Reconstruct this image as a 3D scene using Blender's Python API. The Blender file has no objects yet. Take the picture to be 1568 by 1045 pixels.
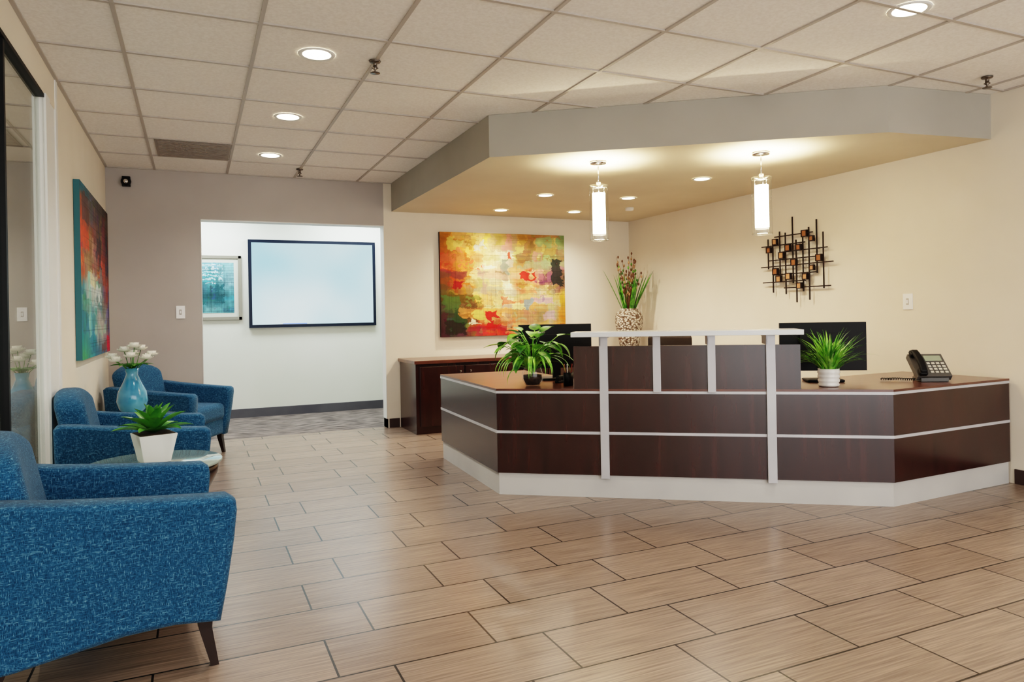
import bpy, bmesh, math, random
import numpy as np
from mathutils import Vector, Matrix
R=random.Random(7)
sc=bpy.context.scene
try:
    sc.view_settings.view_transform='Filmic'; sc.view_settings.look='High Contrast'
except Exception: pass
sc.view_settings.exposure=1.0

# ---------------------------------------------------------------- helpers
def s2l(c):
    out=[]
    for v in c[:3]:
        v=v/255.0
        out.append(v/12.92 if v<=0.04045 else ((v+0.055)/1.055)**2.4)
    return (out[0],out[1],out[2],1)

def mat(name,col,rough=0.5,metal=0.0,spec=0.5,emis=None,es=0,coat=0.0):
    m=bpy.data.materials.new(name); m.use_nodes=True
    b=m.node_tree.nodes["Principled BSDF"]
    b.inputs["Base Color"].default_value=s2l(col)
    b.inputs["Roughness"].default_value=rough
    b.inputs["Metallic"].default_value=metal
    b.inputs["Specular IOR Level"].default_value=spec
    b.inputs["Coat Weight"].default_value=coat
    if emis:
        b.inputs["Emission Color"].default_value=s2l(emis); b.inputs["Emission Strength"].default_value=es
    return m
def N(m,t): return m.node_tree.nodes.new(t)
def LK(m,a,b): m.node_tree.links.new(a,b)
def bsdf(m): return m.node_tree.nodes["Principled BSDF"]
def noise_var(m,c1,c2,scale=(5,5,5),detail=4,nscale=1.0,bump=0.0,lo=0.35,hi=0.65,coord="Object",bdist=0.01):
    tc=N(m,"ShaderNodeTexCoord"); mp=N(m,"ShaderNodeMapping"); mp.inputs["Scale"].default_value=scale
    n=N(m,"ShaderNodeTexNoise"); n.inputs["Scale"].default_value=nscale; n.inputs["Detail"].default_value=detail
    LK(m,tc.outputs[coord],mp.inputs[0]); LK(m,mp.outputs[0],n.inputs["Vector"])
    r=N(m,"ShaderNodeValToRGB"); r.color_ramp.elements[0].position=lo; r.color_ramp.elements[1].position=hi
    r.color_ramp.elements[0].color=s2l(c1); r.color_ramp.elements[1].color=s2l(c2)
    LK(m,n.outputs["Fac"],r.inputs[0]); LK(m,r.outputs[0],bsdf(m).inputs["Base Color"])
    if bump:
        b=N(m,"ShaderNodeBump"); b.inputs["Strength"].default_value=bump; b.inputs["Distance"].default_value=bdist
        LK(m,n.outputs["Fac"],b.inputs["Height"]); LK(m,b.outputs[0],bsdf(m).inputs["Normal"])
    return m

class MB:
    def __init__(s): s.v=[];s.f=[];s.m=[];s.s=[]
    def add(s,vs,fs,m=0,smooth=False,M=None):
        o=len(s.v)
        for p in vs:
            p=Vector(p)
            if M is not None: p=M@p
            s.v.append(tuple(p))
        for f in fs:
            s.f.append(tuple(i+o for i in f)); s.m.append(m); s.s.append(smooth)
    def box(s,c,d,m=0,M=None,rz=0,top=None):
        x,y,z=[k/2 for k in d]
        t=top if top else (1,1)
        vs=[(-x,-y,-z),(x,-y,-z),(x,y,-z),(-x,y,-z),(-x*t[0],-y*t[1],z),(x*t[0],-y*t[1],z),(x*t[0],y*t[1],z),(-x*t[0],y*t[1],z)]
        fs=[(3,2,1,0),(4,5,6,7),(0,1,5,4),(1,2,6,5),(2,3,7,6),(3,0,4,7)]
        T=Matrix.Translation(c)@Matrix.Rotation(rz,4,'Z')
        if M is not None: T=M@T
        s.add(vs,fs,m,False,T)
    def bx(s,x0,x1,y0,y1,z0,z1,m=0):
        s.box(((x0+x1)/2,(y0+y1)/2,(z0+z1)/2),(x1-x0,y1-y0,z1-z0),m)
    def prism(s,poly,z0,z1,m=0,mb=None):
        n=len(poly)
        vs=[(p[0],p[1],z0) for p in poly]+[(p[0],p[1],z1) for p in poly]
        s.add(vs,[(i,(i+1)%n,n+(i+1)%n,n+i) for i in range(n)]+[tuple(range(n,2*n))],m)
        s.add(vs,[tuple(range(n-1,-1,-1))],m if mb is None else mb)
    def lathe(s,prof,c=(0,0,0),m=0,seg=32,smooth=True,M=None,cap=False):
        vs=[];fs=[];n=len(prof)
        for r,z in prof:
            for k in range(seg):
                a=2*math.pi*k/seg; vs.append((c[0]+r*math.cos(a),c[1]+r*math.sin(a),c[2]+z))
        for i in range(n-1):
            for k in range(seg):
                k2=(k+1)%seg; fs.append((i*seg+k,i*seg+k2,(i+1)*seg+k2,(i+1)*seg+k))
        s.add(vs,fs,m,smooth,M)
        if cap:
            s.add(vs[:seg],[tuple(range(seg-1,-1,-1))],m,False,M); s.add(vs[-seg:],[tuple(range(seg))],m,False,M)
    def cyl(s,c,r,h,m=0,seg=24,M=None):
        s.lathe([(r,-h/2),(r,h/2)],c,m,seg,True,M,True)
    def tube(s,pts,r,m=0,seg=8,taper=1.0):
        pts=[Vector(p) for p in pts]; n=len(pts); vs=[];fs=[]
        for i,p in enumerate(pts):
            t=(pts[min(i+1,n-1)]-pts[max(i-1,0)]).normalized()
            a=Vector((0,0,1)) if abs(t.z)<0.95 else Vector((1,0,0))
            u=t.cross(a).normalized(); w=t.cross(u)
            rr=r*(1+(taper-1)*i/max(1,n-1))
            for k in range(seg):
                an=2*math.pi*k/seg; vs.append(p+u*math.cos(an)*rr+w*math.sin(an)*rr)
        for i in range(n-1):
            for k in range(seg):
                k2=(k+1)%seg; fs.append((i*seg+k,i*seg+k2,(i+1)*seg+k2,(i+1)*seg+k))
        fs.append(tuple(range(seg-1,-1,-1))); fs.append(tuple((n-1)*seg+k for k in range(seg)))
        s.add(vs,fs,m,True)
    def sph(s,c,r,m=0,seg=12,sc_=(1,1,1),M=None):
        pr=[(max(1e-4,r*math.sin(math.pi*i/8)),-r*math.cos(math.pi*i/8)) for i in range(9)]
        T=Matrix.Translation(c)@Matrix.Diagonal((sc_[0],sc_[1],sc_[2],1))
        if M is not None: T=M@T
        s.lathe(pr,(0,0,0),m,seg,True,T)
    def rbox(s,c,d,r,m=0,n=10,fn=None,M=None):
        h=[k/2 for k in d]; vs=[];fs=[];idx={}
        def vert(p):
            key=tuple(round(q,5) for q in p)
            if key in idx: return idx[key]
            P=Vector((p[0]*h[0],p[1]*h[1],p[2]*h[2])); Q=Vector([max(-(h[k]-r),min(h[k]-r,P[k])) for k in range(3)])
            D=P-Q
            if D.length>1e-9: P=Q+D.normalized()*r
            if fn: P=Vector(fn(P))
            vs.append(Vector(c)+P); idx[key]=len(vs)-1; return idx[key]
        def par(k,hh):
            e=min(0.95,r/hh) if hh>0 else .5
            t=[-1,-1+e*0.15,-1+e*0.35,-1+e*0.65,-1+e]; 
            mid=[(-1+e)+(2-2*e)*i/n for i in range(1,n)]
            return t+mid+[-q for q in reversed(t)]
        P3=[par(k,h[k]) for k in range(3)]
        for ax in range(3):
            a,b=(ax+1)%3,(ax+2)%3
            for sgn in (-1,1):
                for i in range(len(P3[a])-1):
                    for j in range(len(P3[b])-1):
                        q=[]
                        for (ii,jj) in ((i,j),(i+1,j),(i+1,j+1),(i,j+1)):
                            p=[0,0,0]; p[ax]=sgn; p[a]=P3[a][ii]; p[b]=P3[b][jj]; q.append(vert(p))
                        if sgn<0: q.reverse()
                        if len(set(q))>=3: fs.append(tuple(dict.fromkeys(q)))
        s.add(vs,fs,m,True,M)
    def ribbon(s,base,az,length,width,elev,curve,m=0,n=8,kind="leaf",fold=0.25,twist=0):
        p=Vector(base); vs=[];fs=[]
        side=Vector((-math.sin(az),math.cos(az),0))
        for i in range(n+1):
            t=i/n; e=elev-curve*t**1.3
            d=Vector((math.cos(az)*math.cos(e),math.sin(az)*math.cos(e),math.sin(e)))
            up=side.cross(d)*-1
            if kind=="leaf": w=width*math.sin(math.pi*min(1,t*0.93+0.07))**0.8
            elif kind=="petal": w=width*(math.sin(math.pi*min(1,t*0.8+0.08))**0.6)
            elif kind=="blade": w=width*(1-t**2.5)*(0.6+0.4*min(1,t*5))
            elif kind=="heart": w=width*(math.sin(math.pi*(t**0.6))**0.9 if t<1 else 0)
            w=max(w,0.0006)
            sd=(side*math.cos(twist*t)+up*math.sin(twist*t))
            vs+= [p-sd*w/2+up*(fold*w/2), p, p+sd*w/2+up*(fold*w/2)]
            p=p+d*(length/n)
        for i in range(n):
            a=i*3; fs+=[(a,a+1,a+4,a+3),(a+1,a+2,a+5,a+4)]
        s.add(vs,fs,m,True)
        return p
    def build(s,name,mats,loc=(0,0,0),rz=0,bevel=0,parent=None,mesh=None,seg=2):
        if mesh is None:
            mesh=bpy.data.meshes.new(name); mesh.from_pydata(s.v,[],s.f)
            for mm in mats: mesh.materials.append(mm)
            mesh.polygons.foreach_set("material_index",s.m); mesh.polygons.foreach_set("use_smooth",s.s); mesh.update()
        o=bpy.data.objects.new(name,mesh); sc.collection.objects.link(o)
        o.location=loc; o.rotation_euler=(0,0,rz)
        if bevel:
            b=o.modifiers.new("bevel","BEVEL"); b.width=bevel; b.segments=seg; b.limit_method='ANGLE'; b.angle_limit=math.radians(50)
        if parent: o.parent=parent
        return o

def empty(name,loc=(0,0,0)):
    e=bpy.data.objects.new(name,None); e.empty_display_size=0.1; sc.collection.objects.link(e); e.location=loc; return e

# ---------------------------------------------------------------- camera
f_px=1090.0; HC=1.22
th=math.atan(487/1090.0); rho=0.0184
fw=Vector((math.sin(th),math.cos(th),0)); rt=Vector((math.cos(th),-math.sin(th),0)); up=Vector((0,0,1))
cx=(rt*math.cos(rho)-up*math.sin(rho)); cy=(up*math.cos(rho)+rt*math.sin(rho)); cz=-fw
cam=bpy.data.cameras.new("camera"); co=bpy.data.objects.new("camera",cam); sc.collection.objects.link(co)
Mx=Matrix((( cx.x,cy.x,cz.x,0),(cx.y,cy.y,cz.y,0),(cx.z,cy.z,cz.z,HC),(0,0,0,1)))
co.matrix_world=Mx
cam.sensor_width=36; cam.lens=f_px/1568*36; cam.shift_y=-39.5/1568; cam.clip_start=0.05
sc.camera=co

# ---------------------------------------------------------------- materials
M_cream=noise_var(mat("wall_cream",(234,224,207),0.75),(232,222,205),(238,228,212),(1.5,1.5,1.5),3)
M_wallshade=noise_var(mat("wall_paint_shaded",(186,180,173),0.75),(180,173,167),(188,181,175),(1.5,1.5,1.5),3)  # same wall paint, with the dimmer light here put into a greyer colour
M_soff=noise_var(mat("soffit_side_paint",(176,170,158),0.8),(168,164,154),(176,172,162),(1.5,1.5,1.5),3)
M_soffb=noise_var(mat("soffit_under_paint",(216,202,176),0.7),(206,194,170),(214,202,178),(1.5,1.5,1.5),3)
M_white=noise_var(mat("far_wall_paint",(225,228,222),0.8),(222,226,216),(230,232,224),(1,1,1),2)
M_base=noise_var(mat("baseboard_brown",(60,42,38),0.5),(55,38,34),(66,46,42),(3,3,3),2)
M_based=noise_var(mat("baseboard_grey",(90,90,96),0.5),(74,74,82),(86,86,92),(3,3,3),2)
M_tile=noise_var(mat("ceiling_tile",(246,241,234),0.9),(240,235,228),(250,246,240),(60,60,60),5,1.0,0.1)
M_tbar=mat("ceiling_tbar",(186,178,170),0.5)
M_alu=noise_var(mat("brushed_aluminium",(196,196,200),0.4,0.15),(186,187,192),(196,197,202),(3,3,3),3)
M_chrome=mat("chrome",(220,220,220),0.12,1.0)
M_black=mat("black_plastic",(14,14,16),0.5,spec=0.25)
M_dark=mat("dark_fabric",(50,40,38),0.8)
M_whitep=mat("white_paint_metal",(238,238,234),0.5)
M_ceramic=mat("white_ceramic",(238,236,232),0.25)
M_kick=noise_var(mat("kick_laminate",(202,200,196),0.45),(190,189,187),(198,197,194),(3,3,3),2)

def wood(name,c1,c2,rough=0.3,sc3=(14,14,1.2)):
    m=mat(name,c1,rough,coat=0.3); bsdf(m).inputs["Coat Roughness"].default_value=0.15
    noise_var(m,c1,c2,sc3,6,1.6,0.0,0.3,0.72); return m
M_wood=wood("espresso_wood",(36,17,17),(58,28,25),0.26)
M_woodtop=wood("espresso_wood_top",(78,43,34),(104,60,46),0.28,(3,10,10))
M_leg=wood("leg_wood",(26,16,15),(44,27,24),0.35)

# floor
M_floor=mat("floor_tile",(160,136,118),0.26)
def floor_nodes(m):
    tc=N(m,"ShaderNodeTexCoord"); mp=N(m,"ShaderNodeMapping"); mp.inputs["Location"].default_value=(-1.01+5.8,-0.30+6.16,0)
    LK(m,tc.outputs["Object"],mp.inputs[0])
    b=N(m,"ShaderNodeTexBrick"); b.offset=0.67; b.offset_frequency=2; b.squash=1
    b.inputs["Scale"].default_value=1; b.inputs["Brick Width"].default_value=0.58; b.inputs["Row Height"].default_value=0.308
    b.inputs["Mortar Size"].default_value=0.0040; b.inputs["Mortar Smooth"].default_value=0.0; b.inputs["Bias"].default_value=0
    b.inputs["Color1"].default_value=s2l((140,121,108)); b.inputs["Color2"].default_value=s2l((154,135,121)); b.inputs["Mortar"].default_value=s2l((40,32,29))
    LK(m,mp.outputs[0],b.inputs["Vector"])
    mp2=N(m,"ShaderNodeMapping"); mp2.inputs["Scale"].default_value=(1.4,48,1); LK(m,tc.outputs["Object"],mp2.inputs[0])
    n=N(m,"ShaderNodeTexNoise"); n.inputs["Scale"].default_value=2.2; n.inputs["Detail"].default_value=7; n.inputs["Roughness"].default_value=0.62; LK(m,mp2.outputs[0],n.inputs["Vector"])
    r=N(m,"ShaderNodeValToRGB"); r.color_ramp.elements[0].position=0.32; r.color_ramp.elements[1].position=0.68
    r.color_ramp.elements[0].color=(0.56,0.55,0.54,1); r.color_ramp.elements[1].color=(1.16,1.15,1.14,1); LK(m,n.outputs["Fac"],r.inputs[0])
    mx=N(m,"ShaderNodeMix"); mx.data_type='RGBA'; mx.blend_type='MULTIPLY'; mx.inputs[0].default_value=1
    LK(m,b.outputs["Color"],mx.inputs[6]); LK(m,r.outputs[0],mx.inputs[7]); LK(m,mx.outputs[2],bsdf(m).inputs["Base Color"])
    bp=N(m,"ShaderNodeBump"); bp.inputs["Strength"].default_value=0.5; bp.inputs["Distance"].default_value=0.003; bp.invert=True
    LK(m,b.outputs["Fac"],bp.inputs["Height"]); LK(m,bp.outputs[0],bsdf(m).inputs["Normal"])
floor_nodes(M_floor)
M_carpet=noise_var(mat("carpet",(90,84,82),0.95),(66,59,57),(138,128,122),(5,26,1),6,1.0,0.4,0.38,0.62)

def tweed(name,c1,c2,c3):
    m=mat(name,c1,0.9,spec=0.2)
    bsdf(m).inputs["Sheen Weight"].default_value=0.1
    tc=N(m,"ShaderNodeTexCoord")
    def nz(scl,sd):
        mp=N(m,"ShaderNodeMapping"); mp.inputs["Scale"].default_value=scl; mp.inputs["Location"].default_value=(sd,sd,sd)
        n=N(m,"ShaderNodeTexNoise"); n.inputs["Scale"].default_value=1; n.inputs["Detail"].default_value=2
        LK(m,tc.outputs["Object"],mp.inputs[0]); LK(m,mp.outputs[0],n.inputs["Vector"]); return n
    a=nz((60,60,340),0); b=nz((340,340,80),5)
    mx=N(m,"ShaderNodeMath"); mx.operation='MAXIMUM'; LK(m,a.outputs["Fac"],mx.inputs[0]); LK(m,b.outputs["Fac"],mx.inputs[1])
    r=N(m,"ShaderNodeValToRGB"); e=r.color_ramp.elements; e[0].position=0.42; e[0].color=s2l(c1); e[1].position=0.80; e[1].color=s2l(c3)
    q=e.new(0.60); q.color=s2l(c2)
    LK(m,mx.outputs[0],r.inputs[0]); LK(m,r.outputs[0],bsdf(m).inputs["Base Color"])
    bp=N(m,"ShaderNodeBump"); bp.inputs["Strength"].default_value=0.5; bp.inputs["Distance"].default_value=0.002
    LK(m,mx.outputs[0],bp.inputs["Height"]); LK(m,bp.outputs[0],bsdf(m).inputs["Normal"])
    return m
M_tweed=tweed("blue_tweed",(18,58,88),(36,88,122),(112,154,174))

def glassmat(name,tint=(1,1,1,1),rough=0.02,kmax=0.75):
    m=bpy.data.materials.new(name); m.use_nodes=True; nt=m.node_tree; nt.nodes.clear()
    o=nt.nodes.new("ShaderNodeOutputMaterial"); mx=nt.nodes.new("ShaderNodeMixShader"); t=nt.nodes.new("ShaderNodeBsdfTransparent"); g=nt.nodes.new("ShaderNodeBsdfGlossy"); fr=nt.nodes.new("ShaderNodeLayerWeight")
    pw=nt.nodes.new("ShaderNodeMath"); pw.operation='POWER'; pw.inputs[1].default_value=4.0
    ml=nt.nodes.new("ShaderNodeMath"); ml.operation='MULTIPLY_ADD'; ml.inputs[1].default_value=kmax; ml.inputs[2].default_value=0.05
    fr.inputs[0].default_value=0.5
    t.inputs[0].default_value=tint; g.inputs["Roughness"].default_value=rough
    nt.links.new(fr.outputs["Facing"],pw.inputs[0]); nt.links.new(pw.outputs[0],ml.inputs[0]); nt.links.new(ml.outputs[0],mx.inputs[0])
    nt.links.new(t.outputs[0],mx.inputs[1]); nt.links.new(g.outputs[0],mx.inputs[2]); nt.links.new(mx.outputs[0],o.inputs[0])
    return m
M_glass=glassmat("clear_glass",(0.97,0.98,0.97,1))
M_pane=glassmat("partition_glass",(0.90,0.96,0.93,1),0.01,1.1)
M_lamp=mat("lamp_disc",(255,250,235),0.5,emis=(255,240,210),es=10)
M_shade=mat("pendant_shade",(255,250,240),0.5,emis=(255,240,212),es=9)

# ---------------------------------------------------------------- room shell
CZ=2.71; YB=7.75; XR=5.13; XL=-0.75; Y0=-2.6
b=MB(); b.bx(-4,XR+.1,Y0,7.84,-0.05,0); b.build("floor",[M_floor])
b=MB(); b.bx(-1.6,3.6,7.84,9.6,-0.05,0.0); b.build("floor_carpet",[M_carpet])
b=MB(); b.bx(-4,XR+.1,Y0,9.6,CZ,CZ+0.05); ce=b.build("ceiling",[M_tile])
b=MB(); 
x=0.33-0.655*6
while x<XR:
    b.bx(x-0.010,x+0.010,Y0,YB,CZ-0.008,CZ+0.001); x+=0.655
y=7.09
while y>Y0:
    b.bx(-4,XR,y-0.010,y+0.010,CZ-0.0085,CZ+0.001); y-=0.667
b.bx(XL,XL+0.02,Y0,YB,CZ-0.0087,CZ); b.bx(XL,2.02,YB-0.02,YB,CZ-0.0087,CZ); b.bx(XR-0.02,XR,Y0,3.1,CZ-0.0087,CZ)
b.build("ceiling_grid",[M_tbar])
b=MB(); b.bx(XL-0.12,XL,5.10,YB,0,CZ); b.bx(XL-0.12,XL,Y0,5.10,2.52,CZ); b.build("wall_left",[M_cream])
b=MB(); b.bx(-4,0.075,YB,YB+0.14,0,CZ,0); b.bx(0.075,1.93,YB,YB+0.14,2.235,CZ,0); b.build("wall_back",[M_wallshade])
b=MB(); b.bx(1.93,XR+.1,YB,YB+0.14,0,CZ,0); b.build("wall_back_right",[M_cream])
b=MB(); b.bx(XR,XR+0.1,Y0,YB,0,CZ); b.build("wall_right",[M_cream])
b=MB(); b.bx(-4.1,-4,Y0,YB,0,CZ); b.build("wall_side_room",[M_cream])
b=MB(); b.bx(-1.7,3.7,9.5,9.6,0,CZ); b.bx(-1.7,-1.6,YB+0.14,9.5,0,CZ); b.bx(3.6,3.7,YB+0.14,9.5,0,CZ); b.build("wall_far",[M_white])
b=MB(); b.bx(1.955,2.07,YB-0.012,YB,0,0.1); b.bx(1.93,1.942,YB,YB+0.14,0,0.1); b.bx(XL,0.075,YB-0.012,YB,0,0.1); b.build("baseboard_back",[M_base])
b=MB(); b.bx(XR-0.012,XR,Y0,3.06,0,0.1); b.build("baseboard_right",[M_base])
b=MB(); b.bx(XL,XL+0.012,5.12,YB-0.012,0,0.1); b.build("baseboard_left",[M_base])
b=MB(); b.bx(-1.6,3.6,9.488,9.5,0,0.11); b.build("baseboard_far",[M_based])
b=MB(); b.bx(1.925,1.931,YB-0.004,YB+0.145,0.1,2.235); b.bx(0.075,1.93,YB-0.004,YB+0.145,2.228,2.236); b.bx(0.0745,0.081,YB-0.004,YB+0.145,0,2.235); b.build("trim_1",[M_whitep])
SP=[(2.02,7.75),(2.02,4.88),(4.25,3.30),(XR,3.18),(XR,7.75)]
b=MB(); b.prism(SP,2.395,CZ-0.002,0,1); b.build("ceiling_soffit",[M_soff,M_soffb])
# glazed partition on left
b=MB()
b.bx(XL-0.06,XL-0.002,4.74,5.10,0,2.52,1)
b.bx(XL-0.002,XL+0.010,4.72,4.84,0,2.52,1)
b.bx(XL-0.002,XL+0.006,5.06,5.12,0,CZ-0.01,1)
for (ya,yb) in ((1.6,3.80),(3.83,4.72)):
    b.bx(XL-0.030,XL-0.024,ya,yb,0.04,2.50,2)
b.bx(XL-0.04,XL-0.005,3.80,3.83,0,2.52,0)
b.bx(XL-0.04,XL-0.005,1.56,1.60,0,2.52,0)
b.bx(XL-0.04,XL+0.002,Y0,4.72,2.495,2.515,0)
b.bx(XL-0.04,XL-0.005,1.6,4.72,0,0.04,0)
b.build("window_1",[M_black,M_whitep,M_pane])
b=MB(); b.bx(XL-0.12,XL,Y0,1.56,0,2.495); b.build("wall_left_front",[M_cream])

# air vent
M_vent=mat("vent_grey",(152,142,134),0.6)
b=MB(); b.bx(-0.27,0.31,6.44,7.07,CZ-0.012,CZ-0.009,0)
for k in range(12): b.bx(-0.25,0.29,6.47+k*0.05,6.485+k*0.05,CZ-0.016,CZ-0.012,0)
b.build("ceiling_air_vent",[M_vent])

# ---------------------------------------------------------------- lights
def downlight(x,y,z,r=0.085,power=38,col=(1,0.86,0.68)):
    e=empty("recessed_downlight",(x,y,z))
    b=MB(); b.lathe([(r*0.92,-0.004),(r*1.12,-0.008),(r*1.2,-0.001)],(0,0,0),0,28); b.lathe([(0.0005,-0.004),(r*0.93,-0.004)],(0,0,0),1,28)
    b.build("trim_ring",[M_whitep,M_lamp],parent=e)
    l=bpy.data.lights.new("lamp","SPOT"); l.energy=power; l.color=col; l.spot_size=math.radians(145); l.spot_blend=1.0; l.shadow_soft_size=0.03
    o=bpy.data.objects.new("lamp",l); sc.collection.objects.link(o); o.parent=e; o.location=(0,0,-0.012)
G=(1,0.93,0.85)
zc=CZ-0.001
for (x,y) in ((0.655,4.09),(0.655,5.43),(0.655,6.76),(3.28,2.42),(0.655,2.42),(0.655,0.4),(3.28,0.4)):
    downlight(x,y,zc,0.085,34,G)
for (x,y) in ((3.14,7.28),(3.17,6.24),(4.00,7.15),(4.06,6.13),(4.11,5.04)):
    downlight(x,y,2.394,0.07,48,(1,0.88,0.71))
downlight(-2.6,4.6,zc,0.085,160,G); downlight(-2.6,7.0,zc,0.085,110,G)  # added lamps, there only to brighten the side room behind the glass

def pendant(x,y):
    z=2.395; e=empty("pendant_lamp",(x,y,0))
    b=MB()
    b.lathe([(0.0005,z),(0.062,z),(0.062,z-0.018),(0.02,z-0.024),(0.0005,z-0.024)],(0,0,0),0,32)
    b.tube([(0,0,z-0.02),(0,0,2.21)],0.004,0,8)
    b.lathe([(0.001,2.235),(0.018,2.235),(0.02,2.20)],(0,0,0),0,32)
    for k in range(4):
        a=k*math.pi/2; b.tube([(0.015*math.cos(a),0.015*math.sin(a),2.20),(0.069*math.cos(a),0.069*math.sin(a),2.20)],0.003,0,6)
    b.build("canopy",[M_chrome],parent=e)
    b=MB(); b.lathe([(0.072,1.785),(0.072,2.205)],(0,0,0),0,40); b.lathe([(0.0665,1.79),(0.072,1.785),(0.0735,1.79),(0.0735,1.80)],(0,0,0),0,40); b.lathe([(0.0725,2.19),(0.0735,2.21),(0.067,2.21)],(0,0,0),0,40)
    b.build("glass_outer",[M_glass],parent=e)
    b=MB(); b.lathe([(0.050,1.84),(0.050,2.15)],(0,0,0),0,32); b.lathe([(0.048,2.15),(0.048,1.84)],(0,0,0),0,32); b.build("shade_inner",[M_shade],parent=e)
    b=MB(); 
    for k in range(3):
        a=k*2.094; b.tube([(0.049*math.cos(a),0.049*math.sin(a),2.15),(0.049*math.cos(a),0.049*math.sin(a),2.20)],0.002,0,6)
    b.build("shade_ring",[M_chrome],parent=e)
    l=bpy.data.lights.new("bulb","POINT"); l.energy=85; l.color=(1,0.79,0.50); l.shadow_soft_size=0.03
    o=bpy.data.objects.new("bulb",l); sc.collection.objects.link(o); o.parent=e; o.location=(0,0,2.10)
pendant(2.87,4.74); pendant(3.86,4.06)

for x in (0.0,2.0):  # added fill fixtures, standing in for daylight in the far room
    e=empty("far_room_fill_light",(x,8.8,CZ))
    b=MB(); b.bx(-0.62,0.62,-0.31,0.31,-0.02,-0.005,0); b.build("frame",[M_whitep],parent=e)
    l=bpy.data.lights.new("fill_area","AREA"); l.shape='RECTANGLE'; l.size=1.1; l.size_y=0.55; l.energy=20; l.color=(0.90,0.97,1)
    o=bpy.data.objects.new("fill_area",l); sc.collection.objects.link(o); o.parent=e; o.location=(0,0,-0.03)

w=bpy.data.worlds.new("world"); sc.world=w; w.use_nodes=True
bg=w.node_tree.nodes["Background"]; bg.inputs[0].default_value=(0.98,0.98,0.98,1); bg.inputs[1].default_value=1.7

def sprinkler(x,y,z):
    b=MB(); b.lathe([(0.001,0),(0.035,0),(0.03,-0.008),(0.012,-0.01),(0.012,-0.035),(0.02,-0.04),(0.006,-0.05),(0.006,-0.065),(0.028,-0.067),(0.028,-0.07),(0.001,-0.07)],(0,0,0),0,20)
    b.build("fire_sprinkler",[M_spr],(x,y,z))
M_spr=mat("sprinkler_metal",(120,112,104),0.3,0.9)
for p in ((0.98,4.07),(0.98,7.28),(4.71,2.94)): sprinkler(p[0],p[1],CZ-0.006)
b=MB(); b.lathe([(0.001,0),(0.05,0),(0.045,-0.03),(0.001,-0.035)],(0,0,0),0,24); b.build("smoke_detector",[M_whitep],(4.45,6.7,2.395))
b=MB(); b.box((0,0.03,0),(0.07,0.06,0.09),0); b.sph((0,0,-0.005),0.045,0,16); b.lathe([(0.02,0),(0.02,0.012),(0.0005,0.012)],(0,0,0),1,20,True,Matrix.Translation((0,-0.036,-0.008))@Matrix.Rotation(math.pi/2,4,'X'))
b.build("security_camera",[M_black,M_chrome],(-0.57,YB-0.060,2.57))

M_sw=mat("switch_white",(252,252,250),0.35)
def switch(name,loc,rz):
    b=MB(); b.box((0,-0.004,0),(0.08,0.008,0.125),0); b.box((0,-0.010,0),(0.012,0.012,0.028),0); b.box((0,-0.0085,0.0),(0.022,0.003,0.05),1)
    b.build(name,[M_sw,M_tbar],loc,rz,0.002)
switch("light_switch",(-0.12,YB,1.31),0)
switch("light_switch",(XR,3.84,1.27),math.radians(-90))

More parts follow.
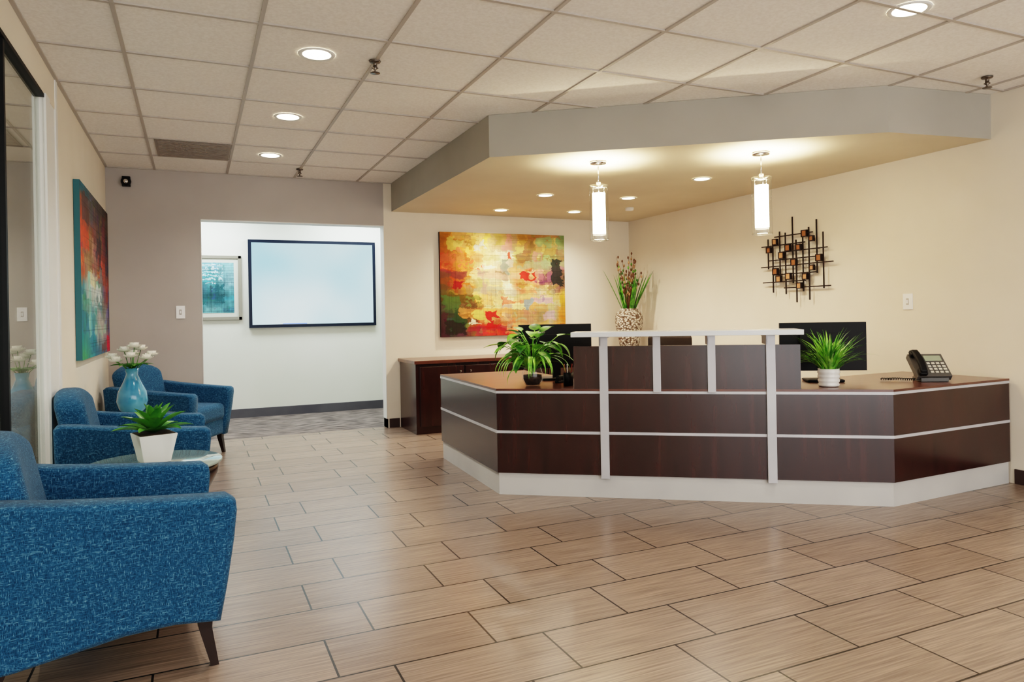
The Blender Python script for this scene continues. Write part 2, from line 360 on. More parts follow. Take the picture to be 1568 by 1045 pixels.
# ---------------------------------------------------------------- paintings
def fbm(H,W,seed,base=4,oct=4):
    rs=np.random.RandomState(seed); out=np.zeros((H,W)); amp=1;tot=0
    for o in range(oct):
        n=base*2**o; g=rs.rand(n+2,n+2)
        yy=np.linspace(0,n,H); xx=np.linspace(0,n,W); yi=yy.astype(int); xi=xx.astype(int); fy=(yy-yi)[:,None]; fx=(xx-xi)[None,:]
        fy=fy*fy*(3-2*fy); fx=fx*fx*(3-2*fx)
        v=g[yi][:,xi]*(1-fy)*(1-fx)+g[yi+1][:,xi]*fy*(1-fx)+g[yi][:,xi+1]*(1-fy)*fx+g[yi+1][:,xi+1]*fy*fx
        out+=v*amp; tot+=amp; amp*=0.55
    return out/tot
def make_art(rows,H,W,seed,strokes=260,patches=(),sharp=1.6):
    g=np.array(rows,float); gh,gw=g.shape[:2]; rs=np.random.RandomState(seed)
    yy,xx=np.meshgrid(np.linspace(0,1,H),np.linspace(0,1,W),indexing='ij')
    wx=xx+(fbm(H,W,seed+1,6)-0.5)*0.22; wy=yy+(fbm(H,W,seed+2,6)-0.5)*0.22
    fy=np.clip(wy,0,1)*(gh-1); fx=np.clip(wx,0,1)*(gw-1)
    yi=np.minimum(fy.astype(int),gh-2); xi=np.minimum(fx.astype(int),gw-2); ty=(fy-yi)[...,None]; tx=(fx-xi)[...,None]
    ty=np.clip((ty-0.5)*sharp+0.5,0,1); tx=np.clip((tx-0.5)*sharp+0.5,0,1)
    img=g[yi,xi]*(1-ty)*(1-tx)+g[yi+1,xi]*ty*(1-tx)+g[yi,xi+1]*(1-ty)*tx+g[yi+1,xi+1]*ty*tx
    nz=fbm(H,W,seed+5,14,4)
    for k in range(strokes):
        cy_,cx_=rs.rand(2); s=rs.rand()**2*0.10+0.01; ar=rs.choice([0.2,0.4,1,2.5,5]); h=s*ar**0.5/1.2; w_=s/ar**0.5
        c=img[int(cy_*(H-1)),int(cx_*(W-1))].copy(); c=c*(0.7+0.5*rs.rand())+rs.randn(3)*14
        mk=((abs(yy-cy_+(nz-0.5)*0.08)<h)&(abs(xx-cx_+(nz-0.5)*0.08)<w_)).astype(float)*(0.3+0.55*rs.rand())
        mk=mk*(nz>rs.rand()*0.5+0.1); img=img*(1-mk[...,None])+c*mk[...,None]
    for (px,py,pw,ph,c,a) in patches:
        mk=((abs(yy-py+(nz-0.5)*0.12)<ph)&(abs(xx-px+(nz-0.5)*0.12)<pw)).astype(float)*a*(nz>0.38)
        img=img*(1-mk[...,None])+np.array(c,float)*mk[...,None]
    img*= (0.78+0.44*nz[...,None])
    for k in range(40):
        yk=rs.randint(H); img[yk,rs.randint(W//2):]*=0.9
        xk=rs.randint(W); img[rs.randint(H//2):,xk]*=0.92
    return np.clip(img,4,250)/255.0
M_canvas=mat("painted_canvas",(200,150,100),0.6,spec=0.25)
at=N(M_canvas,"ShaderNodeAttribute"); at.attribute_name="Col"; LK(M_canvas,at.outputs["Color"],bsdf(M_canvas).inputs["Base Color"])
M_edge=mat("canvas_edge",(50,34,28),0.7)
def canvas(name,img,w,h,d,loc,rz,edge=None):
    H,W=img.shape[:2]; lin=np.where(img<=0.04045,img/12.92,((img+0.055)/1.055)**2.4)
    e=empty(name,loc); e.rotation_euler=(0,0,rz)
    vs=[]; 
    for j in range(H+1):
        for i in range(W+1): vs.append((-w/2+w*i/W,-d-0.0005,h/2-h*j/H))
    fs=[(j*(W+1)+i,(j+1)*(W+1)+i,(j+1)*(W+1)+i+1,j*(W+1)+i+1) for j in range(H) for i in range(W)]
    me=bpy.data.meshes.new("canvas_front"); me.from_pydata(vs,[],fs); me.materials.append(M_canvas)
    ca=me.color_attributes.new("Col","FLOAT_COLOR","CORNER")
    c=np.ones((H*W,4,4)); c[:,:,:3]=lin.reshape(-1,1,3); ca.data.foreach_set("color",c.ravel().astype(np.float32))
    o=bpy.data.objects.new("canvas_front",me); sc.collection.objects.link(o); o.parent=e
    b=MB(); b.bx(-w/2,w/2,-d,-0.002,-h/2,h/2); b.build("canvas_body",[edge or M_edge],parent=e)
    return e
rowsA=[[(185,125,40),(205,175,80),(225,200,110),(228,180,70),(218,172,60),(190,165,80),(112,136,86)],
[(205,75,30),(222,125,45),(238,205,130),(246,236,190),(222,165,85),(222,190,120),(128,138,84)],
[(195,60,30),(222,120,50),(248,222,155),(250,232,180),(215,85,50),(230,195,140),(66,58,40)],
[(100,62,38),(180,112,50),(238,188,100),(246,216,160),(220,130,85),(222,202,172),(212,152,80)],
[(72,74,40),(98,120,52),(210,120,60),(230,150,90),(218,160,105),(146,152,128),(220,140,60)],
[(44,32,28),(94,92,50),(200,60,35),(205,45,35),(198,160,85),(220,148,62),(200,128,52)]]
pA=[(0.13,0.50,0.05,0.035,(150,20,20),.9),(0.70,0.42,0.05,0.05,(205,40,30),.9),(0.52,0.66,0.06,0.04,(205,60,45),.6),(0.40,0.86,0.05,0.09,(200,25,25),.85),(0.94,0.38,0.04,0.13,(30,34,30),.85),(0.70,0.70,0.05,0.05,(120,146,150),.8),(0.30,0.80,0.04,0.05,(210,190,90),.9),(0.25,0.86,0.05,0.02,(245,235,190),.9),(0.08,0.68,0.07,0.06,(70,96,44),.8),(0.24,0.66,0.06,0.05,(110,130,60),.7),(0.54,0.22,0.02,0.03,(225,60,40),.8),(0.10,0.92,0.08,0.06,(40,26,24),.8),(0.30,0.12,0.05,0.05,(205,214,196),.7),(0.84,0.08,0.07,0.05,(126,154,100),.7),(0.62,0.16,0.05,0.04,(236,214,120),.7),(0.12,0.12,0.06,0.05,(216,196,96),.6),(0.62,0.80,0.05,0.06,(150,160,120),.6),(0.84,0.30,0.03,0.04,(140,150,110),.6)]
canvas("abstract_painting",make_art(rowsA,200,250,3,520,pA),1.60,1.20,0.045,(3.36,YB,1.585),0)
rowsB=[[(56,116,134),(84,110,118),(92,82,74),(60,52,52)],[(205,86,38),(146,76,58),(74,66,72),(124,56,48)],[(208,94,46),(196,156,124),(168,74,58),(62,62,80)],[(74,140,146),(196,206,196),(100,132,138),(160,66,56)],[(32,144,150),(72,146,150),(174,166,156),(82,100,116)],[(72,170,118),(38,116,140),(72,108,130),(200,40,74)]]
canvas("abstract_painting",make_art(rowsB,150,140,11,240,[(0.1,0.3,0.15,0.06,(225,80,32),.8),(0.6,0.35,0.1,0.10,(40,38,54),.6),(0.55,0.62,0.12,0.05,(225,230,220),.7),(0.95,0.95,0.06,0.06,(215,25,66),.9)]),1.75,1.26,0.04,(XL,6.60,1.59),math.radians(90),mat("canvas_edge_teal",(50,110,120),0.6))

e=empty("framed_picture",(0.19,9.5,1.625))
b=MB(); W2,H2=.36,.40
b.bx(-W2,W2,-0.03,-0.002,-H2,-H2+0.04,0); b.bx(-W2,W2,-0.03,-0.002,H2-0.04,H2,0); b.bx(-W2,-W2+0.04,-0.03,-0.002,-H2,H2,0); b.bx(W2-0.04,W2,-0.03,-0.002,-H2,H2,0)
b.bx(-W2+.035,W2-.035,-0.016,-0.002,-H2+.035,H2-.035,1)
b.build("frame",[mat("silver_frame",(140,138,126),0.4,0.2),mat("mat_board",(205,210,200),0.7)],parent=e,bevel=0.004)
rowsC=[[(130,178,188),(120,172,186),(130,182,190)],[(96,158,172),(78,142,150),(126,172,184)],[(66,124,134),(48,100,110),(82,140,150)],[(74,132,142),(104,158,164),(80,140,150)]]
pc=[(0.35,0.05+0.07*k,0.42,0.012,(200,228,236),.9) for k in range(6)]+[(0.7,0.6,0.1,0.2,(34,84,94),.8)]  # pale stripes: blinds reflected in the picture glass, painted into the print
e2=canvas("print",make_art(rowsC,80,70,21,50,pc),0.54,0.62,0.004,(0,-0.014,0),0); e2.parent=e

M_scr=mat("screen_glow",(10,12,14),0.25,emis=(205,234,240),es=0.62)
tc=N(M_scr,"ShaderNodeTexCoord"); gr=N(M_scr,"ShaderNodeTexNoise"); gr.inputs["Scale"].default_value=1.0; gr.inputs["Detail"].default_value=1; LK(M_scr,tc.outputs["Object"],gr.inputs["Vector"])
rp=N(M_scr,"ShaderNodeValToRGB"); rp.color_ramp.elements[0].color=s2l((150,210,230)); rp.color_ramp.elements[1].color=s2l((214,238,242)); rp.color_ramp.elements[0].position=.3; rp.color_ramp.elements[1].position=.66
LK(M_scr,gr.outputs["Fac"],rp.inputs[0]); LK(M_scr,rp.outputs[0],bsdf(M_scr).inputs["Emission Color"])
b=MB(); b.bx(-.80,.80,-0.05,-0.002,-.555,.555,0); b.bx(-.762,.762,-0.0515,-0.0495,-.517,.517,1); 
b.bx(-.40,-.1,-0.0525,-0.051,-.515,-.505,2)
b.build("wall_mounted_screen",[mat("navy_bezel",(8,24,44),0.4,spec=0.3),M_scr,mat("taskbar_blue",(90,120,220),0.4,emis=(90,120,230),es=.5)],(1.43,9.5,1.675),0)

# ---------------------------------------------------------------- reception desk
A=[Vector((1.93,5.85)),Vector((1.87,4.47)),Vector((3.90,3.03)),Vector((5.11,3.08))]
def offs(P,d):
    out=[]
    for i in range(len(P)):
        ns=[]
        if i>0: t=(P[i]-P[i-1]).normalized(); ns.append(Vector((-t.y,t.x)))
        if i<len(P)-1: t=(P[i+1]-P[i]).normalized(); ns.append(Vector((-t.y,t.x)))
        n=sum(ns,Vector((0,0))).normalized(); k=d/max(0.3,n.dot(ns[0])); out.append(P[i]+n*k)
    out[-1].x=min(out[-1].x,5.11)
    return out
desk=empty("reception_desk")
segb=[MB(),MB(),MB()]; segt=[MB(),MB(),MB()]
def pstrip(B,d0,d1,z0,z1,m):
    p=offs(A,d0); q=offs(A,d1)
    for i in range(3):
        B[i].prism([tuple(p[i]),tuple(p[i+1]),tuple(q[i+1]),tuple(q[i])],z0,z1,m)
pstrip(segb,0.012,0.035,0,0.15,1)
pstrip(segb,0.0,0.03,0.15,0.425,0)
pstrip(segb,0.0,0.03,0.432,0.695,0)
pstrip(segb,0.004,0.03,0.425,0.432,0)
pstrip(segb,-0.004,0.02,0.420,0.438,2)
pstrip(segb,-0.004,0.02,0.690,0.707,2)
pstrip(segt,-0.003,0.78,0.708,0.722,3)
DM=[M_wood,M_kick,M_alu,M_woodtop]
for i,nm in enumerate(("left","centre","right")):
    segb[i].build("front_"+nm,DM,parent=desk); segt[i].build("worktop_"+nm,DM,parent=desk)
b=MB()
b.bx(1.95,2.66,5.82,5.845,0.02,0.707,0)
b.build("end_panel",DM,parent=desk)
for (cx_,cy_) in ((2.42,5.5),(4.80,3.55)):
    b=MB()
    b.box((cx_,cy_,0.365),(0.5,0.5,0.66),0)
    for k in range(3): b.box((cx_,cy_+0.26,0.15+0.21*k),(0.46,0.02,0.19),0); b.box((cx_,cy_+0.275,0.20+0.21*k),(0.12,0.01,0.012),2)
    b.build("pedestal",DM,parent=desk)
d=(A[2]-A[1]); L=d.length; d.normalize(); n=Vector((-d.y,d.x)); ang=math.atan2(d.y,d.x)
TB=Matrix.Translation((A[1].x,A[1].y,0))@Matrix.Rotation(ang,4,'Z')
b=MB()
def lb(x0,x1,y0,y1,z0,z1,m): b.box(((x0+x1)/2,(y0+y1)/2,(z0+z1)/2),(x1-x0,y1-y0,z1-z0),m,TB)
S0,S1=.213*L,.787*L
posts=[.293*L,.431*L,.569*L,.714*L]
pe=[S0]+posts+[S1]
for i in range(5):
    lb(pe[i]+(0.002 if i else 0),pe[i+1]-0.002,0.0,0.03,0.709,1.004,0)
lb(S0,S1,0.03,0.05,0.722,0.99,0)
b.build("raised_panels",DM,parent=desk)
b=MB()
for i,s in enumerate(posts):
    z0=0.13 if i in(0,3) else 0.70
    wd=0.028 if i in (0,3) else 0.025
    lb(s-wd,s+wd,-0.018,0.0,z0,1.06,2)
    lb(s-wd,s-wd+0.012,-0.018,0.16,1.006,1.06,2)
    lb(s-wd,s+wd,-0.018,0.20,1.055,1.066,2)
b.build("posts",DM,parent=desk,bevel=0.002)
b=MB(); b.box((L/2,0.10,1.083),(S1-S0+0.02,0.32,0.032),0,TB)
M_trans=mat("frosted_counter_top",(222,226,228),0.2)
b.build("transaction_top",[M_trans],bevel=0.002,parent=desk)

b=MB(); b.bx(2.08,5.11,7.12,7.735,0.0,0.73,0); b.bx(2.06,5.12,7.09,7.74,0.73,0.765,1)
xs=[2.12+0.495*k for k in range(7)]
for k in range(6): 
    b.bx(xs[k]+0.004,xs[k]+0.487,7.10,7.121,0.08,0.70,0)
    b.box((xs[k]+0.06+(0.38 if k%2==0 else 0),7.085,0.64),(0.02,0.012,0.02),2)
b.build("credenza",[M_wood,M_woodtop,M_chrome],bevel=0.003)

# ---------------------------------------------------------------- armchair
def armchair_mesh():
    b=MB()
    prof=[(0.345,0.17),(0.37,0.30),(0.392,0.45),(0.402,0.555),(0.398,0.588),(0.375,0.605),(0.30,0.610),(0.15,0.622),(0.0,0.636),(-0.15,0.652),(-0.26,0.668),(-0.34,0.675),(-0.368,0.655),(-0.365,0.45),(-0.35,0.14),(-0.25,0.145),(-0.1,0.165),(0.05,0.185),(0.2,0.188),(0.30,0.175)]
    cx0=sum(p[0] for p in prof)/len(prof); cz0=sum(p[1] for p in prof)/len(prof)
    for sgn in (-1,1):
        lay=[(0.282,0.022),(0.284,0.008),(0.292,0.0),(0.33,-0.003),(0.368,0.0),(0.38,0.008),(0.386,0.022)]
        vs=[];fs=[];n=len(prof)
        for yy,ins in lay:
            for (px,pz) in prof:
                dx=px-cx0; dz=pz-cz0; l=math.hypot(dx,dz); k=(l-ins)/l
                X=cx0+dx*k; Z=cz0+dz*k
                fl=0.028*max(0,(Z-0.2)/0.42)**1.5*(1 if yy>0.3 else 0.4)
                vs.append((X,sgn*(yy-0.015+fl),Z))
        for i in range(len(lay)-1):
            for k in range(n):
                k2=(k+1)%n; q=(i*n+k,i*n+k2,(i+1)*n+k2,(i+1)*n+k); fs.append(q if sgn>0 else tuple(reversed(q)))
        b.add(vs,fs,0,True)
        b.add(vs,[tuple(range(n)),tuple(range((len(lay)-1)*n,len(lay)*n))],0,False)
    def fb(P):
        t=(P.z+0.28)/0.56
        x_=P.x-0.11*t+0.06*(1-math.cos(P.y*3.2))
        zz=P.z-0.07*(abs(P.y)/0.3)**2.5*max(0,t)
        return (x_,P.y*(1-0.03*t),zz)
    b.rbox((-0.225,0,0.575),(0.15,0.59,0.54),0.055,0,10,fb)
    b.rbox((-0.31,0,0.42),(0.10,0.64,0.50),0.035,0,6,lambda P:(P.x-0.02*(P.z/0.25),P.y,P.z))
    b.rbox((0.08,0,0.385),(0.58,0.555,0.15),0.05,0,10,lambda P:(P.x,P.y,P.z+0.018*math.cos(P.x*4)*math.cos(P.y*4)*(1 if P.z>0 else 0)))
    b.rbox((0.01,0,0.26),(0.67,0.56,0.17),0.025,0,6)
    for (lx,ly) in ((0.30,0.30),(0.30,-0.30),(-0.29,0.28),(-0.29,-0.28)):
        sx=0.03 if lx>0 else -0.05
        vs=[];h1=0.021;h0=0.013
        for (hh,z,ox,oy) in ((h0,0.0,sx,0),(h1,0.14,0,0),(0.026,0.20,0,0)):
            for (a,c_) in ((-1,-1),(1,-1),(1,1),(-1,1)): vs.append((lx+ox+a*hh,ly+oy+c_*hh,z))
        fs=[(3,2,1,0)]
        for i in range(2):
            for k in range(4): fs.append((i*4+k,i*4+(k+1)%4,(i+1)*4+(k+1)%4,(i+1)*4+k))
        fs.append((8,9,10,11)); b.add(vs,fs,1,False)
    return b
b=armchair_mesh()
c1=b.build("armchair",[M_tweed,M_leg],(-0.315,3.01,0),math.radians(6.5))
for (loc,rz) in (((-0.335,4.82,0),math.radians(2)),((-0.20,7.02,0),math.radians(-28))):
    o=bpy.data.objects.new("armchair",c1.data); sc.collection.objects.link(o); o.location=loc; o.rotation_euler=(0,0,rz)

# ---------------------------------------------------------------- side tables
M_tabglass=mat("table_glass",(150,168,162),0.05,coat=0.5)
def sidetable(x,y):
    b=MB()
    b.lathe([(0.001,0),(0.19,0),(0.20,0.02),(0.185,0.04),(0.18,0.16),(0.205,0.30),(0.265,0.41),(0.29,0.46),(0.295,0.505),(0.001,0.505)],(0,0,0),0,48)
    b.lathe([(0.001,0.512),(0.305,0.512),(0.311,0.516),(0.311,0.526),(0.305,0.53),(0.001,0.53)],(0,0,0),1,64)
    for k in range(3): b.cyl((0.17*math.cos(k*2.1),0.17*math.sin(k*2.1),0.508),0.015,0.012,2)
    return b.build("side_table",[M_leg,M_tabglass,M_chrome],(x,y,0))
sidetable(-0.19,3.93); sidetable(-0.40,5.86)

# ---------------------------------------------------------------- plants
M_leafg=noise_var(mat("leaf_green",(50,110,40),0.4),(34,94,28),(104,168,56),(20,20,20),3,1)
M_leafb=noise_var(mat("leaf_bright",(90,160,50),0.4),(70,150,40),(150,210,80),(20,20,20),3,1)
M_leafd=noise_var(mat("leaf_succulent",(40,100,50),0.35),(28,100,44),(100,165,60),(10,10,10),3,1)
M_soil=noise_var(mat("soil",(50,36,28),0.9),(36,26,20),(66,48,36),(60,60,60),3,1)
M_twig=mat("twig_brown",(110,74,50),0.7)
M_bud=mat("bud",(170,130,90),0.6)

e=empty("potted_succulent",(-0.19,3.93,0.531))
b=MB(); b.box((0,0,0.07),(0.12,0.12,0.14),0,None,0.3,(1.45,1.45)); 
b.box((0,0,0.141),(0.16,0.16,0.004),1,None,0.3); b.build("planter",[M_ceramic,M_soil],parent=e,bevel=0.003)
b=MB()
for ring,(cnt,ln,el,cu) in enumerate(((7,0.20,0.35,0.5),(7,0.19,0.75,0.5),(6,0.17,1.1,0.4),(4,0.15,1.35,0.2))):
    for k in range(cnt): b.ribbon((0,0,0.14),k*2*math.pi/cnt+ring*0.4+R.uniform(-.1,.1),ln*R.uniform(.9,1.1),0.055,el,cu,0,9,"leaf",0.5)
b.build("leaves",[M_leafd],parent=e)

M_bluev=noise_var(mat("blue_glass_vase",(90,165,195),0.12,coat=0.5),(50,130,170),(100,170,198),(6,6,6),3,1)
M_petal=mat("white_petal",(250,247,236),0.6); M_yel=mat("flower_core",(230,220,170),0.6)
e=empty("flower_vase",(-0.43,6.02,0.531))
b=MB(); b.lathe([(0.001,0.003),(0.05,0),(0.088,0.04),(0.106,0.10),(0.096,0.17),(0.062,0.24),(0.038,0.30),(0.046,0.345),(0.041,0.345),(0.034,0.30),(0.03,0.24)],(0,0,0),0,40); b.build("vase",[M_bluev],parent=e)
b=MB()
fl=[(-.10,-.06,.40),(.0,-.09,.43),(.10,-.05,.41),(-.05,.03,.47),(.06,.02,.48),(-.13,.04,.42),(.13,.05,.43),(0,.10,.44),(.02,-.03,.50)]
for k,(fx_,fy_,fz_) in enumerate(fl):
    c=Vector((fx_,fy_,fz_))
    b.tube([(0,0,0.30),(c.x*0.5,c.y*0.5,0.37),tuple(c)],0.003,1,6)
    for ring,(cn,ln,el,cu) in enumerate(((7,0.06,-0.1,-1.3),(6,0.055,0.35,-1.5),(5,0.045,0.7,-1.3),(4,0.035,1.1,-0.8))):
        for j in range(cn): b.ribbon(c,j*2*math.pi/cn+ring*.5+k,ln,0.046,el,cu,0,6,"petal",0.35)
    b.sph(c+Vector((0,0,0.012)),0.010,2,8)
for k in range(9): b.ribbon((0,0,0.34),k*0.7,0.16,0.05,0.5,0.9,1,6,"leaf",0.3)
b.build("flowers",[M_petal,M_leafg,M_yel],parent=e)

# leafy trailing plant
e=empty("potted_plant",(2.17,4.52,0.723))
b=MB(); b.lathe([(0.001,0.002),(0.05,0.002),(0.072,0.04),(0.075,0.08),(0.06,0.125),(0.064,0.13)],(0,0,0),0,32); b.lathe([(0.001,0.006),(0.046,0.006),(0.066,0.045),(0.066,0.075),(0.001,0.078)],(0,0,0),1,24)
b.build("pot",[M_glass,M_soil],parent=e)
b=MB()
for k in range(60):
    az=R.uniform(0,6.283); el=R.uniform(0.7,1.5); ln=R.uniform(0.18,0.34)
    if k%5==0:
        b.ribbon((0,0,0.08),az,ln*1.2,0.024,el,R.uniform(1.6,2.6),1,10,"blade",0.3)
    else:
        d1=Vector((math.cos(az)*math.cos(el),math.sin(az)*math.cos(el),math.sin(el))); p0=Vector((0,0,0.08)); p1=p0+d1*ln*0.62+Vector((0,0,0.02)); p2=p0+d1*ln*0.95+Vector((math.cos(az)*0.03,math.sin(az)*0.03,-0.01))
        b.tube([p0,p1,p2],0.0025,1,5); b.ribbon(p2,az+R.uniform(-.5,.5),R.uniform(.11,.17),R.uniform(.07,.10),el-R.uniform(.7,1.6),R.uniform(.4,1.2),k%2,8,"heart",0.2)
for k in range(18):
    az=math.radians(R.uniform(180,310)); b.ribbon((0.02*math.cos(az),0.02*math.sin(az),0.12),az,R.uniform(.30,.42),0.026,0.9,R.uniform(2.3,2.8),1,12,"blade",0.3)
b.build("foliage",[M_leafg,M_leafb],parent=e)

e=empty("potted_grass",(3.74,3.37,0.723))
b=MB()
prof=[(0.001,0),(0.055,0)]+[(0.062+0.004*math.sin(i*2.2)+0.006*i/12,0.004+i*0.0095) for i in range(12)]+[(0.066,0.115),(0.001,0.105)]
b.lathe(prof,(0,0,0),0,40); b.build("pot",[M_ceramic],parent=e)
b=MB()
for k in range(150):
    az=R.uniform(0,6.283); rr=R.uniform(0,0.045); b.ribbon((rr*math.cos(az),rr*math.sin(az),0.10),az+R.uniform(-.5,.5),R.uniform(.18,.33),0.014,R.uniform(0.7,1.5),R.uniform(.3,1.4),0 if k%3 else 1,8,"blade",0.3)
b.build("grass",[M_leafb,M_leafg],parent=e)

M_woven=mat("woven_vase",(200,190,175),0.45,0.2)
tc=N(M_woven,"ShaderNodeTexCoord"); vo=N(M_woven,"ShaderNodeTexVoronoi"); vo.inputs["Scale"].default_value=42; LK(M_woven,tc.outputs["Object"],vo.inputs["Vector"])
rp=N(M_woven,"ShaderNodeValToRGB"); rp.color_ramp.elements[0].color=s2l((236,226,208)); rp.color_ramp.elements[1].color=s2l((104,82,64)); rp.color_ramp.elements[0].position=0.2; rp.color_ramp.elements[1].position=0.7
LK(M_woven,vo.outputs["Distance"],rp.inputs[0]); LK(M_woven,rp.outputs[0],bsdf(M_woven).inputs["Base Color"])
bp=N(M_woven,"ShaderNodeBump"); bp.inputs["Distance"].default_value=0.02; bp.invert=True; LK(M_woven,vo.outputs["Distance"],bp.inputs["Height"]); LK(M_woven,bp.outputs[0],bsdf(M_woven).inputs["Normal"])
e=empty("tall_plant_vase",(4.82,7.31,0.766))
b=MB(); b.lathe([(0.001,0),(0.09,0),(0.12,0.08),(0.15,0.22),(0.168,0.34),(0.165,0.42),(0.14,0.47),(0.11,0.49),(0.115,0.51),(0.10,0.51),(0.09,0.45)],(0,0,0),0,40); b.build("vase",[M_woven],parent=e)
b=MB()
for k in range(18):
    az=R.uniform(0,6.283); b.ribbon((0.05*math.cos(az),0.05*math.sin(az),0.42),az,R.uniform(.40,.64),0.045,R.uniform(1.15,1.42),R.uniform(-.05,.12),0,9,"blade",0.4,R.uniform(-1,1))
for k in range(14):
    az=R.uniform(0,6.283); sp=R.uniform(.06,.20); h=R.uniform(.50,.76)
    pts=[(sp*math.cos(az)*t**1.3,sp*math.sin(az)*t**1.3,0.42+h*t) for t in (0,.25,.5,.75,1)]
    b.tube(pts,0.005,1,5,0.4)
    for j in range(8):
        t=0.4+0.6*j/7; b.sph((sp*math.cos(az)*t**1.3+R.uniform(-.02,.02),sp*math.sin(az)*t**1.3+R.uniform(-.02,.02),0.42+h*t),0.012,(2,1,0)[j%3],6,(1,1,1.5))
b.build("stems",[M_leafg,M_twig,M_bud],parent=e)

M_mscr=mat("screen_dark",(20,24,32),0.2)
def monitor(x,y,rz,w,ztop,name="computer_monitor"):
    e=empty(name,(x,y,0.723)); e.rotation_euler=(0,0,rz); h=0.335; zc_=ztop-0.722-h/2
    b=MB(); b.box((0,0,zc_),(w,0.025,h),0); b.box((0,-0.022,zc_-0.01),(w*0.55,0.03,h*0.6),0); b.box((0,0.0135,zc_),(w-0.03,0.002,h-0.03),1)
    b.box((0,-0.03,zc_/2),(0.06,0.025,zc_),0); b.rbox((0,0,0.008),(0.24,0.18,0.016),0.007,0,4)
    b.build("body",[M_black,M_mscr],parent=e,bevel=0.004)
monitor(2.53,4.86,math.radians(-14),0.57,1.144)
monitor(3.985,3.64,math.radians(-33),0.57,1.13)

b=MB(); b.lathe([(0.001,0),(0.035,0),(0.036,0.09),(0.032,0.09),(0.03,0.01)],(0,0,0),0,24)
for k in range(5):
    a=k*1.3; b.tube([(0.01*math.cos(a),0.01*math.sin(a),0.01),(0.03*math.cos(a),0.03*math.sin(a),0.15)],0.0035,1+k%2,6)
b.build("pen_holder",[M_black,mat("pen_red",(150,40,30),.4),M_alu],(2.38,4.38,0.723))
b=MB(); b.box((0,0,0.008),(0.14,0.035,0.016),0); b.box((0.01,0,0.04),(0.13,0.03,0.022),0,None,0); b.box((-0.05,0,0.025),(0.03,0.032,0.03),0)
b.build("stapler",[M_black],(2.45,4.60,0.723),0.4,0.004)
# desk phone
e=empty("desk_phone",(4.56,3.27,0.723)); e.rotation_euler=(0,0,math.radians(150)); e.scale=(1.1,1.1,1.1)
M_ph=mat("phone_grey",(80,78,76),0.4); M_key=mat("phone_key",(205,200,184),0.4); M_lcd=mat("phone_lcd",(150,160,140),0.2)
b=MB(); T=Matrix.Translation((0,0,0.085))@Matrix.Rotation(math.radians(-42),4,'X')
b.box((0,0,0),(0.20,0.19,0.035),0,T); b.box((-0.035,-0.055,0.019),(0.10,0.045,0.004),2,T)
for i in range(4):
    for j in range(4): b.box((-0.078+i*0.028,-0.010+j*0.024,0.02),(0.019,0.014,0.006),1,T)
b.box((0,-0.03,0.035),(0.13,0.06,0.07),0); b.box((0,0.02,0.012),(0.16,0.12,0.024),0)
b.build("base",[M_ph,M_key,M_lcd],parent=e,bevel=0.005)
b=MB(); b.rbox((0.072,0,0.050),(0.042,0.19,0.022),0.010,0,6,lambda P:(P.x,P.y,P.z+0.018*math.cos(P.y*16)),T)
b.rbox((0.072,0.078,0.036),(0.05,0.05,0.03),0.012,0,4,None,T); b.rbox((0.072,-0.078,0.036),(0.05,0.05,0.03),0.012,0,4,None,T)
b.build("handset",[M_black],parent=e)
b=MB()
b.tube([(0.09+0.19*t,0.03-0.05*t+0.01*math.sin(t*9)+0.006*math.cos(t*120),0.012+0.006*math.sin(t*120)) for t in [i/140 for i in range(141)]],0.0028,0,5)
b.build("cord",[M_black],parent=e)

def office_chair(x,y,rz):
    b=MB()
    b.rbox((0,0,0.48),(0.48,0.48,0.09),0.04,0,6)
    b.rbox((-0.23,0,0.80),(0.07,0.36,0.46),0.03,0,8,lambda P:(P.x-0.05*P.z+0.5*P.y*P.y,P.y,P.z))
    b.box((-0.235,0,0.55),(0.02,0.06,0.2),1); b.cyl((0,0,0.27),0.03,0.35,1)
    for k in range(5):
        a=k*1.2566; b.tube([(0,0,0.10),(0.28*math.cos(a),0.28*math.sin(a),0.07)],0.02,1,8); b.sph((0.28*math.cos(a),0.28*math.sin(a),0.03),0.03,1,10)
    b.build("office_chair",[M_dark,M_black],(x,y,0),rz)
office_chair(3.50,4.72,math.radians(-126))

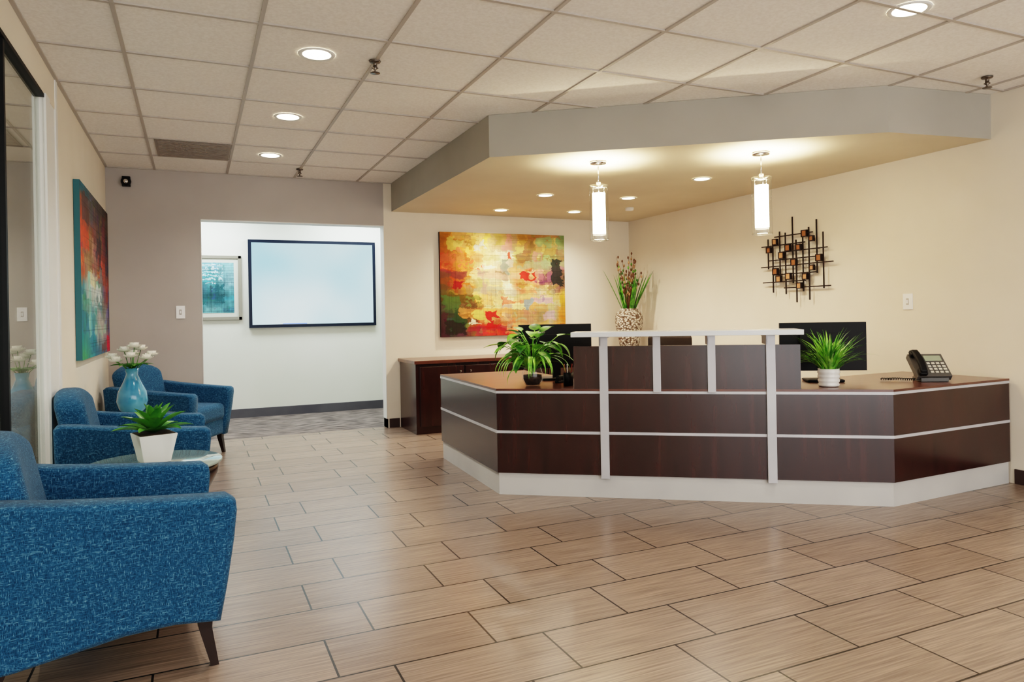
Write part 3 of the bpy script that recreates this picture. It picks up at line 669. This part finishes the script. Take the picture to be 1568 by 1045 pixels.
# ---------------------------------------------------------------- metal wall sculpture
M_iron=mat("dark_iron",(48,36,32),0.5,0.4); M_cop=mat("copper_plate",(168,112,74),0.4,0.5); M_amb=mat("amber_glass",(196,142,100),0.3)
e=empty("metal_wall_sculpture",(XR,4.93,1.67)); e.rotation_euler=(0,0,math.radians(-90))
b=MB(); r2=random.Random(9)
vx=[(-0.36,-.05,.24),(-0.29,-.28,.20),(-0.21,-.12,.30),(-0.13,-.30,.28),(-0.05,-.2,.42),(0.0,-.38,.20),(0.07,-.28,.26),(0.15,-.36,.30),(0.23,-.12,.36),(0.31,-.26,.24)]
for i,(x_,z0,z1) in enumerate(vx): b.bx(x_-0.005,x_+0.005,-0.035-0.01*(i%2),-0.025-0.01*(i%2),z0,z1,0)
hz=[(.25,-.26,.20),(.17,-.44,.10),(.10,-.20,.36),(.03,-.36,.30),(-.03,-.44,.42),(-.11,-.30,.24),(-.18,-.42,.10),(-.24,-.16,.38)]
for i,(z_,x0,x1) in enumerate(hz): b.bx(x0,x1,-0.05+0.01*(i%2),-0.04+0.01*(i%2),z_-0.005,z_+0.005,0)
sq=[(-.33,.13),(-.25,.21),(-.25,-.07),(-.17,.07),(-.09,.14),(-.09,-.14),(-.02,.0),(.04,-.22),(.04,.12),(.11,-.14),(.19,.20),(.19,-.07),(.27,.02),(-.21,-.15),(.11,.24)]
for k,(x_,z_) in enumerate(sq):
    s=r2.choice([0.036,0.042,0.048]); z_+=r2.uniform(-.008,.008)
    b.bx(x_-s/2,x_+s/2,-0.058,-0.054,z_-s/2,z_+s/2,1+k%2)
    for (a0,a1,c0,c1_) in ((-s/2-.008,-s/2,-s/2-.008,s/2+.008),(s/2,s/2+.008,-s/2-.008,s/2+.008),(-s/2,s/2,-s/2-.008,-s/2),(-s/2,s/2,s/2,s/2+.008)):
        b.bx(x_+a0,x_+a1,-0.063,-0.036,z_+c0,z_+c1_,0)
for (x_,z_) in ((-.29,.03),(.23,.10),(.07,-.18),(-.13,.17)): b.bx(x_-.004,x_+.004,-0.03,0,z_-.004,z_+.004,0)
b.build("rods",[M_iron,M_cop,M_amb],parent=e)
